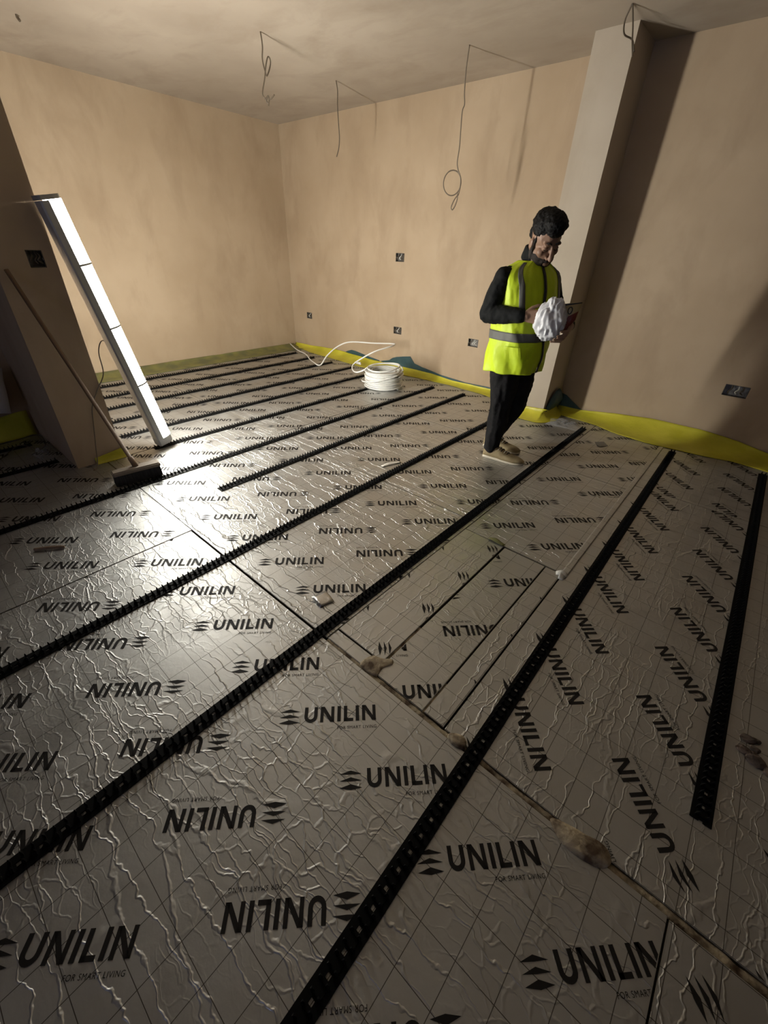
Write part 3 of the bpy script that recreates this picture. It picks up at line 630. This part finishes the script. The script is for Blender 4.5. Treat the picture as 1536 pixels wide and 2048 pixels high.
def crumple(name, c, sx, sy, h, rz, label, m='film', n=16, seed=0):
    rows = []
    for j in range(n):
        row = []
        for i in range(n):
            u, v = i / (n - 1) - .5, j / (n - 1) - .5; e = max(0, 1 - (2 * max(abs(u), abs(v))) ** 3)
            z = .005 + h * e * abs(mnoise.noise(Vector((u * 5, v * 5, seed)))) * 2 + h * .25 * e * abs(mnoise.noise(Vector((u * 14, v * 14, seed + 3))))
            x_, y_ = u * sx * (1 + .2 * mnoise.noise(Vector((u * 3, v * 3, seed + 5)))), v * sy * (1 + .3 * mnoise.noise(Vector((v * 3, u * 3, seed + 6))))
            row.append((c[0] + x_ * math.cos(rz) - y_ * math.sin(rz), c[1] + x_ * math.sin(rz) + y_ * math.cos(rz), z))
        rows.append(row)
    return tag(sheet(name, rows, .0006, m), label, 'plastic film')
crumple('plastic_film', (-1.13, 4.01), .30, .22, .045, .15, 'crumpled clear plastic film on the floor at the pier foot', seed=2)
crumple('plastic_film', (-3.70, .47), .28, .12, .05, .1, 'crumpled clear plastic film at the foot of the nib wall', seed=6)
bm = bmesh.new()
for k in range(7):
    a = k * 2.4; c = Vector((.50 + .05 * math.cos(a) * (k % 3) * .6, 1.37 + .05 * math.sin(a) * (k % 2 + .5), .004)); r = .012 + .006 * (k % 3)
    b = bmesh.ops.create_icosphere(bm, subdivisions=2, radius=r, matrix=Matrix.Translation(c) @ Matrix.Diagonal((1.3, 1, .45, 1)))
    for v in b['verts']: v.co += Vector(mnoise.noise_vector(v.co * 60)) * .004
o = tag(obj('dried_dirt', bm, 'brown'), 'brown crumbs of dried dirt right of the rightmost rail', 'dirt'); o['kind'] = 'stuff'
# folded pale sheet at the left edge
rows = [[(XN0 + .03 + d, y + .06 * (.5 - j / 5), z) for d, y, z in ((.0, .30, .56), (.03, .40, .54), (.05, .47, .50), (.055, .485, .43), (.06, .44, .36), (.05, .36, .24), (.04, .30, .20))] for j in range(6)]
fs = [[Vector((XN0 + .05 + .015 * i, .10 + .066 * i - .012 * j, .545 - .05 * j * (1 - .04 * i) + .012 * math.sin(i * 1.3 + j))) for i in range(7)] for j in range(3)]
fs += [[p + Vector((.03, -.015 * k, -.075 * k)) for p in fs[-1]] for k in (1, 2, 3)]
tag(sheet('folded_sheet', fs, .004, 'white_cloth'), 'pale folded sheet against the shaded wall at the left edge', 'sheet')

# ------------------------------------------------------------------ the man
M['skin'] = noise_mat('skin', (.235, .135, .088), (.29, .17, .112), 14, .5)
M['hair'] = noise_mat('black_hair', (.002, .002, .002), (.005, .004, .004), 60, .6, .8, 90, (1, 1, .3), bdist=.006)
M['beard'] = noise_mat('black_beard', (.018, .013, .010), (.035, .024, .018), 120, .8, .6, 160, bdist=.003)
M['hivis'] = noise_mat('hivis_yellow', (.52, .68, .010), (.58, .74, .016), 8, .55, .35, 22, bdist=.012)
M['reflect'] = mat('grey_reflective', (.10, .10, .088), .6)
M['jacket'] = noise_mat('black_jacket', (.004, .0045, .005), (.009, .010, .010), 9, .8, .6, 16, bdist=.015)
M['trouser'] = noise_mat('black_trousers', (.006, .006, .006), (.012, .011, .012), 9, .8, .6, 14, bdist=.015)
for k in ('jacket', 'trouser', 'hair'): M[k].node_tree.nodes['Principled BSDF'].inputs['Specular IOR Level'].default_value = .2
M['zip'] = mat('zip_black', (.01, .01, .01), .4)
M['shoe'] = noise_mat('shoe_beige', (.24, .18, .09), (.33, .26, .14), 20, .7, .4, 60)
M['sole'] = mat('sole_cream', (.62, .56, .44), .6)
M['bag'] = mat('white_bag', (.72, .72, .74), .32)
M['packet'] = noise_mat('packet_gold', (.30, .21, .07), (.42, .32, .14), 7, .38)
M['packet_red'] = mat('packet_red', (.16, .025, .015), .4)
PO = Vector((-1.292, 2.925, 0)); PF = Vector((.98, -.2, 0)).normalized(); PLf = Vector((-PF.y, PF.x, 0))
def PL(f, l, z): return PO + PF * f + PLf * l + Vector((0, 0, z))
def _ico(n):
    b = bmesh.new(); bmesh.ops.create_icosphere(b, subdivisions=n, radius=1.0); b.verts.index_update()
    r = ([v.co.copy() for v in b.verts], [[v.index for v in f.verts] for f in b.faces]); b.free(); return r
ICO = _ico(2)
class Blob:
    def __init__(self): self.v = []; self.f = []
def ball(bl, c, r, mtx=None):
    m4 = Matrix.Translation(c) @ (mtx or Matrix()) @ Matrix.Diagonal((*(r if isinstance(r, tuple) else (r, r, r)), 1))
    n = len(bl.v); bl.v += [m4 @ p for p in ICO[0]]; bl.f += [[i + n for i in f] for f in ICO[1]]
def limb(bl, pts):
    for (p, r), (q_, s) in zip(pts, pts[1:]):
        p, q_ = Vector(p), Vector(q_); n = max(2, int((q_ - p).length / (min(r, s) * .4)))
        for i in range(n + 1): ball(bl, p.lerp(q_, i / n), r + (s - r) * i / n)
def remesh(bl, name, m, parent, vox, iters=6, wr=0.0, wscale=14.0, zs=1.0):
    me = bpy.data.meshes.new('tmp'); me.from_pydata(bl.v, [], bl.f); o = bpy.data.objects.new('tmp', me); COL.objects.link(o)
    md = o.modifiers.new('r', 'REMESH'); md.mode = 'VOXEL'; md.voxel_size = vox
    ms = o.modifiers.new('s', 'SMOOTH'); ms.iterations = iters; ms.factor = .5
    bpy.context.view_layer.update()
    out = bpy.data.meshes.new_from_object(o.evaluated_get(bpy.context.evaluated_depsgraph_get()))
    bpy.data.objects.remove(o); bpy.data.meshes.remove(me)
    out.materials.clear()
    if wr:
        ns = [v.normal.copy() for v in out.vertices]
        for v, n in zip(out.vertices, ns):
            p = v.co * wscale; p.z *= zs
            v.co += n * wr * (mnoise.noise(p) - 1.2 * abs(mnoise.noise(p * 1.7 + Vector((5, 2, 1)))) + .35)
    return smooth(obj(name, out, m, parent))
def twist(z): return math.radians(lin([(.66, 10), (.80, 6), (.95, -6), (1.10, -11), (1.35, -14)], z))
def PT(f, l, z):
    c, s_ = math.cos(twist(z)), math.sin(twist(z)); return PL(f * c - l * s_, f * s_ + l * c, z)
man = bpy.data.objects.new('person', None); COL.objects.link(man); man.empty_display_size = .1
tag(man, 'person in yellow hi-vis vest and black trousers looking down at a bag', 'person')
# head frame
HC = Vector((-1.225, 2.890, 1.456)); Fh = Vector((.84, -.54, 0)).normalized(); Lh = Vector((-Fh.y, Fh.x, 0)); pt = math.radians(30)
Yh = Fh * math.cos(pt) - Vector((0, 0, 1)) * math.sin(pt); Uh = Fh * math.sin(pt) + Vector((0, 0, 1)) * math.cos(pt)
roll = math.radians(6); Lh, Uh = Lh * math.cos(roll) + Uh * math.sin(roll), Uh * math.cos(roll) - Lh * math.sin(roll)
HS = 1.08; HM = Matrix(((Yh.x, Lh.x, Uh.x), (Yh.y, Lh.y, Uh.y), (Yh.z, Lh.z, Uh.z))) * HS
def HP(f, l, u): return HC + HM @ Vector((f, l, u))
H4 = HM.to_4x4()
shR, elR, wrR = PT(-.02, -.190, 1.245), Vector((-1.440, 2.715, 1.035)), Vector((-1.195, 2.700, 1.050))
shL, elL, wrL = PT(-.02, .190, 1.245), Vector((-1.130, 3.100, 1.035)), Vector((-.955, 2.905, 1.000))
hipR, knR, anR = PL(0, -.085, .70), Vector((-1.300, 2.872, .40)), Vector((-1.305, 2.850, .09))
hipL, knL, anL = PL(.01, .085, .70), Vector((-1.245, 3.010, .41)), Vector((-1.385, 3.045, .09))
bm = Blob()
# head
ball(bm, HP(-.005, 0, .028), (.096, .077, .090), H4); ball(bm, HP(.030, 0, -.045), (.062, .064, .074), H4)
limb(bm, [(HP(.0, .056, -.055), .024), (HP(.035, .047, -.090), .025), (HP(.062, .0, -.112), .029), (HP(.035, -.047, -.090), .025), (HP(.0, -.056, -.055), .024)])
for s in (-1, 1):
    ball(bm, HP(.058, .040 * s, -.032), .026); ball(bm, HP(.078, .030 * s, .022), (.017, .024, .010), H4); ball(bm, HP(.074, .031 * s, -.003), (.015, .018, .012), H4)
    ball(bm, HP(-.002, .079 * s, -.018), (.019, .009, .032), H4); ball(bm, HP(.100, .013 * s, -.050), .0095)
limb(bm, [(HP(.088, 0, .008), .010), (HP(.104, 0, -.022), .012), (HP(.116, 0, -.045), .0135)])
ball(bm, HP(.090, 0, -.077), (.015, .024, .007), H4); ball(bm, HP(.089, 0, -.088), (.014, .021, .007), H4)
limb(bm, [(HP(-.025, 0, -.06), .056), (PL(-.005, 0, 1.335), .060), (PL(-.01, 0, 1.28), .064)])
# trunk, arms, legs under the clothes
limb(bm, [(PT(-.01, -.10, 1.22), .085), (PT(-.01, .10, 1.22), .085)]); limb(bm, [(PL(-.01, 0, 1.22), .11), (PL(.01, 0, .95), .125), (PL(0, 0, .78), .125)])
limb(bm, [(PL(0, -.06, .78), .11), (PL(0, .06, .78), .11)])
limb(bm, [(shR, .048), (elR, .038), (wrR, .027)]); limb(bm, [(shL, .048), (elL, .038), (wrL, .027)])
limb(bm, [(hipR, .080), (knR, .052), (anR, .038)]); limb(bm, [(hipL, .080), (knL, .052), (anL, .038)])
# right hand: back of the hand to the camera, fingers closing on the bag
a_ = Vector((.985, .17, .02)).normalized(); n_ = Vector((-.17, .985, 0)); z_ = Vector((0, 0, 1))
pc = wrR + a_ * .055 + n_ * .004
limb(bm, [(wrR, .026), (wrR + a_ * .03, .025)]); 
for k in range(4): limb(bm, [(wrR + a_ * .025 + z_ * (.018 - .012 * k), .015), (wrR + a_ * .088 + z_ * (.030 - .020 * k), .0125)])
for k, ln in enumerate((.95, 1.05, 1.0, .8)):
    b0 = wrR + a_ * (.092 - .004 * abs(k - 1)) + z_ * (.030 - .020 * k); p1 = b0 + (a_ * .95 + n_ * .12) * .038 * ln; p2 = p1 + (a_ * .72 + n_ * .65) * .026 * ln; p3 = p2 + (a_ * .25 + n_ * .95) * .020 * ln
    limb(bm, [(b0, .0105), (p1, .0095), (p2, .0085), (p3, .0075)])
limb(bm, [(wrR + a_ * .022 + z_ * .018, .015), (wrR + a_ * .052 + z_ * .048 + n_ * .010, .0125), (wrR + a_ * .082 + z_ * .062 + n_ * .022, .0105), (wrR + a_ * .104 + z_ * .060 + n_ * .034, .009)])
# left hand: cupped under and behind the bag
pl = wrL + Vector((.004, -.055, -.018)); limb(bm, [(wrL, .026), (pl, .028)])
bases = [Vector((-.925, 2.822, 1.020)), Vector((-.922, 2.818, .998)), Vector((-.928, 2.816, .976)), Vector((-.940, 2.818, .956))]
tips = [Vector((-.945, 2.745, .985)), Vector((-.958, 2.738, .958)), Vector((-.975, 2.738, .937)), Vector((-.995, 2.745, .922))]
for k in range(4):
    b0, t0 = bases[k], tips[k]; mid = b0.lerp(t0, .5) + Vector((.020, -.006, -.014)); limb(bm, [(pl, .020), (b0, .0125)]); limb(bm, [(b0, .0105), (mid, .0095), (t0, .0078)])
limb(bm, [(pl + Vector((0, 0, .012)), .014), (pl + Vector((.018, -.010, .050)), .012), (pl + Vector((.010, -.038, .082)), .0095)])
remesh(bm, 'body', 'skin', man, .0045, 3)
# hair and beard
bm = Blob(); ball(bm, HP(-.020, 0, .066), (.100, .086, .080), H4); ball(bm, HP(.040, .0, .105), (.066, .066, .042), H4); ball(bm, HP(.02, 0, .115), (.07, .06, .04), H4); ball(bm, HP(-.070, 0, .005), (.045, .066, .062), H4)
ball(bm, HP(.078, -.01, .085), (.034, .050, .030), H4)
for s in (-1, 1): ball(bm, HP(-.012, .064 * s, .055), (.052, .019, .040), H4); ball(bm, HP(.016, .071 * s, .006), (.008, .006, .022), H4)
remesh(bm, 'hair', 'hair', man, .004, 2, .004, 70)
bm = Blob(); ball(bm, HP(.028, 0, -.079), (.066, .072, .058), H4); ball(bm, HP(.062, 0, -.118), (.030, .032, .022), H4)
for s in (-1, 1):
    limb(bm, [(HP(.016, .072 * s, .008), .007), (HP(.010, .070 * s, -.030), .010), (HP(.008, .064 * s, -.058), .018), (HP(.020, .058 * s, -.085), .022)])
    limb(bm, [(HP(.0985, .004 * s, -.065), .0075), (HP(.089, .026 * s, -.072), .007)])
remesh(bm, 'beard', 'beard', man, .005, 2, .002, 90)
for s in (-1, 1):
    bm = bmesh.new(); tube(bm, catmull([HP(.089, .012 * s, .022), HP(.091, .028 * s, .030), HP(.078, .048 * s, .022)], 5), .005, 6); obj('eyebrow', bm, 'beard', man)
    bm = bmesh.new(); tube(bm, catmull([HP(.0865, .018 * s, -.008), HP(.0895, .030 * s, -.013), HP(.081, .044 * s, -.008)], 5), .0022, 6); obj('eyelashes', bm, 'beard', man)
# black top: sleeves and collar
bm = Blob(); limb(bm, [(PT(-.02, -.13, 1.255), .062), (shR, .066), (elR.lerp(shR, .5), .066), (elR, .060), (elR.lerp(wrR, .5), .056), (wrR - a_ * .012, .045)])
limb(bm, [(PT(-.02, .13, 1.255), .062), (shL, .066), (elL, .058), (elL.lerp(wrL, .9), .042)])
limb(bm, [(PT(-.01, -.12, 1.22), .075), (PT(-.01, .12, 1.22), .075)]); limb(bm, [(PL(-.01, 0, 1.22), .10), (PL(0, 0, .80), .12)])
for k in range(24):
    a = 2 * PI * k / 24; c = PL(.004 + .066 * math.cos(a), .068 * math.sin(a), 1.350 - .018 * math.cos(a)); limb(bm, [(c, .016), (c + Vector((0, 0, .045 - .012 * math.cos(a))) + PF * .010, .011)])
remesh(bm, 'jacket', 'jacket', man, .007, 4, .006, 17, .6)
# trousers
bm = Blob(); limb(bm, [(PL(-.01, -.07, .76), .125), (PL(-.01, .07, .76), .125)])
limb(bm, [(hipR + Vector((0, 0, .03)), .112), (hipR.lerp(knR, .5), .098), (knR, .083), (knR.lerp(anR, .6), .070), (anR + Vector((0, 0, -.005)), .058)])
limb(bm, [(hipL + Vector((0, 0, .03)), .112), (hipL.lerp(knL, .5), .098), (knL, .083), (knL.lerp(anL, .6), .068), (anL + Vector((0, 0, .0)), .056)])
remesh(bm, 'trousers', 'trouser', man, .008, 4, .010, 13, .45)
# hi-vis vest: a surface S(phi, t) round the trunk, its bands and pocket laid on the same surface
RG = [(.672, .000, .196, .190), (.74, .005, .200, .192), (.83, .012, .200, .190), (.92, .016, .198, .184), (1.03, .012, .206, .170), (1.13, .006, .214, .158), (1.21, .0, .216, .146), (1.262, -.004, .204, .130), (1.300, -.008, .168, .110), (1.325, -.006, .120, .092), (1.342, .0, .092, .082)]
def vest(phi, t, off=0.0):
    t = max(0, min(1, t)) * (len(RG) - 1); i = min(int(t), len(RG) - 2); u = t - i
    def cr(k):
        p0, p1, p2, p3 = (RG[max(i - 1, 0)][k], RG[i][k], RG[i + 1][k], RG[min(i + 2, len(RG) - 1)][k]); return .5 * (2 * p1 + (p2 - p0) * u + (2 * p0 - 5 * p1 + 4 * p2 - p3) * u * u + (3 * p1 - p0 - 3 * p2 + p3) * u ** 3)
    z, fo, a, b = cr(0), cr(1), cr(2), cr(3)
    low = max(0, 1 - (z - .65) / .45)
    fold = .010 * low * math.sin(phi * 7 + z * 16 + 1.2) + .012 * mnoise.noise(Vector((math.cos(phi) * 2.4, math.sin(phi) * 2.4, z * 5))) + .005 * mnoise.noise(Vector((math.cos(phi) * 7, math.sin(phi) * 7, z * 13)))
    c, s = math.cos(phi), math.sin(phi); k = 2 / 2.4
    f = math.copysign(abs(c) ** k, c) * (b + off + fold); l = math.copysign(abs(s) ** k, s) * (a + off + fold)
    zz = z + .012 * c * low + .01 * mnoise.noise(Vector((c * 2, s * 2, 8))) * (z < .7)
    c2, s2 = math.cos(twist(z)), math.sin(twist(z)); return PL(fo + f * c2 - l * s2, f * s2 + l * c2, zz)
def vest_patch(name, f0, f1, t0, t1, nf, nt, off, thick, m, parent, closed=False, tfun=None):
    bm = bmesh.new(); g = []
    for j in range(nt + 1):
        g.append([])
        for i in range(nf + (0 if closed else 1)):
            phi = f0 + (f1 - f0) * i / nf; t = t0 + (t1 - t0) * j / nt
            if tfun: phi, t = tfun(phi, t)
            g[-1].append(bm.verts.new(vest(phi, t, off)))
    for a, b in zip(g, g[1:]):
        n = len(a)
        for i in range(n if closed else n - 1): bm.faces.new((a[i], a[(i + 1) % n], b[(i + 1) % n], b[i]))
    bmesh.ops.recalc_face_normals(bm, faces=bm.faces)
    bmesh.ops.solidify(bm, geom=list(bm.faces), thickness=thick)
    return smooth(obj(name, bm, m, parent))
gap = .012
vst = vest_patch('hi_vis_vest', gap, 2 * PI - gap, 0, 1, 120, 70, 0, .004, 'hivis', man)
vst['label'] = 'bright yellow hi-vis vest with grey bands'
vest_patch('reflective_band', gap, 2 * PI - gap, .262, .318, 120, 6, .004, .002, 'reflect', vst)
sh = lambda c: (lambda phi, t: (c + (phi) * (1 + .9 * max(0, t - .62)) , t))
vest_patch('reflective_brace', -.11, .11, .45, .93, 6, 40, .004, .002, 'reflect', vst, tfun=lambda p, t: (-.72 + p - .9 * max(0, t - .6), t))
vest_patch('reflective_brace', -.11, .11, .45, .93, 6, 40, .004, .002, 'reflect', vst, tfun=lambda p, t: (.72 + p + .9 * max(0, t - .6), t))
vest_patch('zip', -.022, .022, .005, .985, 2, 60, .003, .004, 'zip', vst)
pf = vest_patch('pocket_flap', -1.45, -.62, .150, .232, 16, 8, .020, .006, 'hivis', vst)
for p in pf.data.polygons: p.use_smooth = False
vest_patch('hem_tab', -.06, -.02, -.0, .03, 2, 3, .006, .004, 'zip', vst)
# shoes
def shoe(heel, toe, w=.052):
    heel, toe = Vector((*heel, 0)), Vector((*toe, 0)); d = toe - heel; L_ = d.length; d.normalize(); s = Vector((-d.y, d.x, 0))
    prof = [(0, .55, .078), (.06, .72, .090), (.15, .80, .098), (.27, .84, .100), (.38, .88, .092), (.50, .95, .072), (.62, 1.0, .058), (.75, 1.0, .050), (.87, .86, .043), (.95, .62, .036), (1.0, .32, .028)]
    def loft(z0, hf, wf, name, m, par):
        bm = bmesh.new(); rg = []
        for t, ww, h in prof:
            c = heel + d * (L_ * t); hw = w * ww * wf; hh = hf(h); row = []
            for k in range(17):
                a = PI * k / 16; x_ = math.cos(a); y_ = math.sin(a) ** .6
                row.append(bm.verts.new(c + s * (hw * math.copysign(abs(x_) ** .7, x_)) + Vector((0, 0, z0 + (hh - z0) * y_))))
            rg.append(row)
        for a, b in zip(rg, rg[1:]):
            for k in range(16): bm.faces.new((a[k], a[k + 1], b[k + 1], b[k]))
            bm.faces.new((a[0], b[0], b[16], a[16]))
        bm.faces.new(rg[0]); bm.faces.new(rg[-1]); bmesh.ops.recalc_face_normals(bm, faces=bm.faces)
        return smooth(obj(name, bm, m, par))
    up = loft(.014, lambda h: h, 1.0, 'shoe', 'shoe', man)
    loft(.001, lambda h: .026 + .006 * (h > .08), 1.08, 'sole', 'sole', up)
    for i, t in enumerate((.36, .43, .50, .57)):
        c = heel + d * (L_ * t); z = lin([(p[0], p[2]) for p in prof], t) + .003; bm = bmesh.new()
        tube(bm, catmull([c - s * .030 + Vector((0, 0, z - .012)), c + d * .008 + Vector((0, 0, z + .002)), c + s * .030 + d * .012 + Vector((0, 0, z - .012))], 5), .0035, 6); smooth(obj('lace', bm, 'trouser' if i % 2 else 'sole', up))
    return up
shoe((-1.352, 2.838), (-1.035, 2.893)); shoe((-1.455, 3.030), (-1.150, 3.068))
# what the man holds
bm = bmesh.new(); bmesh.ops.create_icosphere(bm, subdivisions=5, radius=1.0)
BC = Vector((-1.028, 2.752, 1.045))
for v in bm.verts:
    p = v.co.copy(); n = p.normalized(); r = 1.08 + .14 * mnoise.noise(p * 1.7) - .30 * abs(mnoise.noise(Vector((p.x * 3.4, p.y * 3.4, p.z * 1.1)) + Vector((3, 1, 0)))) - .12 * abs(mnoise.noise(Vector((p.x * 6, p.y * 6, p.z * 2.4))))
    tp = 1 - .25 * max(0, n.z) ; r_ = Vector((.922, .387, 0)); w_ = Vector((-.387, .922, 0))
    v.co = BC + r_ * (p.x * .098 * r * tp) + w_ * (p.y * .062 * r * tp) + Vector((0, 0, p.z * .118 * r))
tag(smooth(obj('plastic_bag', bm, 'bag')), 'crumpled white plastic bag held in the man\'s hands', 'bag')
q0, q1, q2, q3 = Vector((-.985, 2.790, 1.132)), Vector((-.888, 2.822, 1.149)), Vector((-.902, 2.818, 1.050)), Vector((-.948, 2.798, .968))
pn = (q1 - q0).cross(q3 - q0).normalized()
if pn.y > 0: pn = -pn
def pk(u, v, off): return (q0.lerp(q1, u)).lerp(q3.lerp(q2, u), v) + pn * off
def pack(name, u0, u1, v0, v1, base, amp, m, parent, n=14):
    bm = bmesh.new(); top = []; bot = []
    for j in range(n + 1):
        top.append([]); bot.append([])
        for i in range(n + 1):
            u = u0 + (u1 - u0) * i / n; v = v0 + (v1 - v0) * j / n; e = (math.sin(PI * min(max(u, 0), 1)) * math.sin(PI * min(max(v, 0), 1))) ** .6
            h = amp * e + .003 * mnoise.noise(Vector((u * 6, v * 6, 1))); top[-1].append(bm.verts.new(pk(u, v, base + h + .001))); bot[-1].append(bm.verts.new(pk(u, v, -base - (h if base == 0 else -h) - .001 if base == 0 else base + h - .0006)))
    for g, fl in ((top, 0), (bot, 1)):
        for a, b in zip(g, g[1:]):
            for i in range(n): f = (a[i], a[i + 1], b[i + 1], b[i]); bm.faces.new(f[::-1] if fl else f)
    for i in range(n):
        bm.faces.new((top[0][i], bot[0][i], bot[0][i + 1], top[0][i + 1])); bm.faces.new((top[n][i + 1], bot[n][i + 1], bot[n][i], top[n][i]))
        bm.faces.new((top[i][0], top[i + 1][0], bot[i + 1][0], bot[i][0])); bm.faces.new((top[i][n], bot[i][n], bot[i + 1][n], top[i + 1][n]))
    bmesh.ops.recalc_face_normals(bm, faces=bm.faces); return smooth(obj(name, bm, m, parent))
pkt = tag(pack('packet', 0, 1, 0, 1, 0, .014, 'packet', None), 'gold and red printed packet held behind the white bag', 'packet')
pack('red_panel', .05, .95, .48, .97, .0015, .014, 'packet_red', pkt)
pack('dark_edge', .02, .98, .01, .07, .0015, .014, 'zip', pkt, 8)
bm = bmesh.new(); tube(bm, [pk(.38 + .13 * math.cos(a), .28 + .13 * math.sin(a), .0155) for a in [2 * PI * k / 20 for k in range(21)]], .0028, 6); obj('ring_mark', bm, 'zip', pkt)
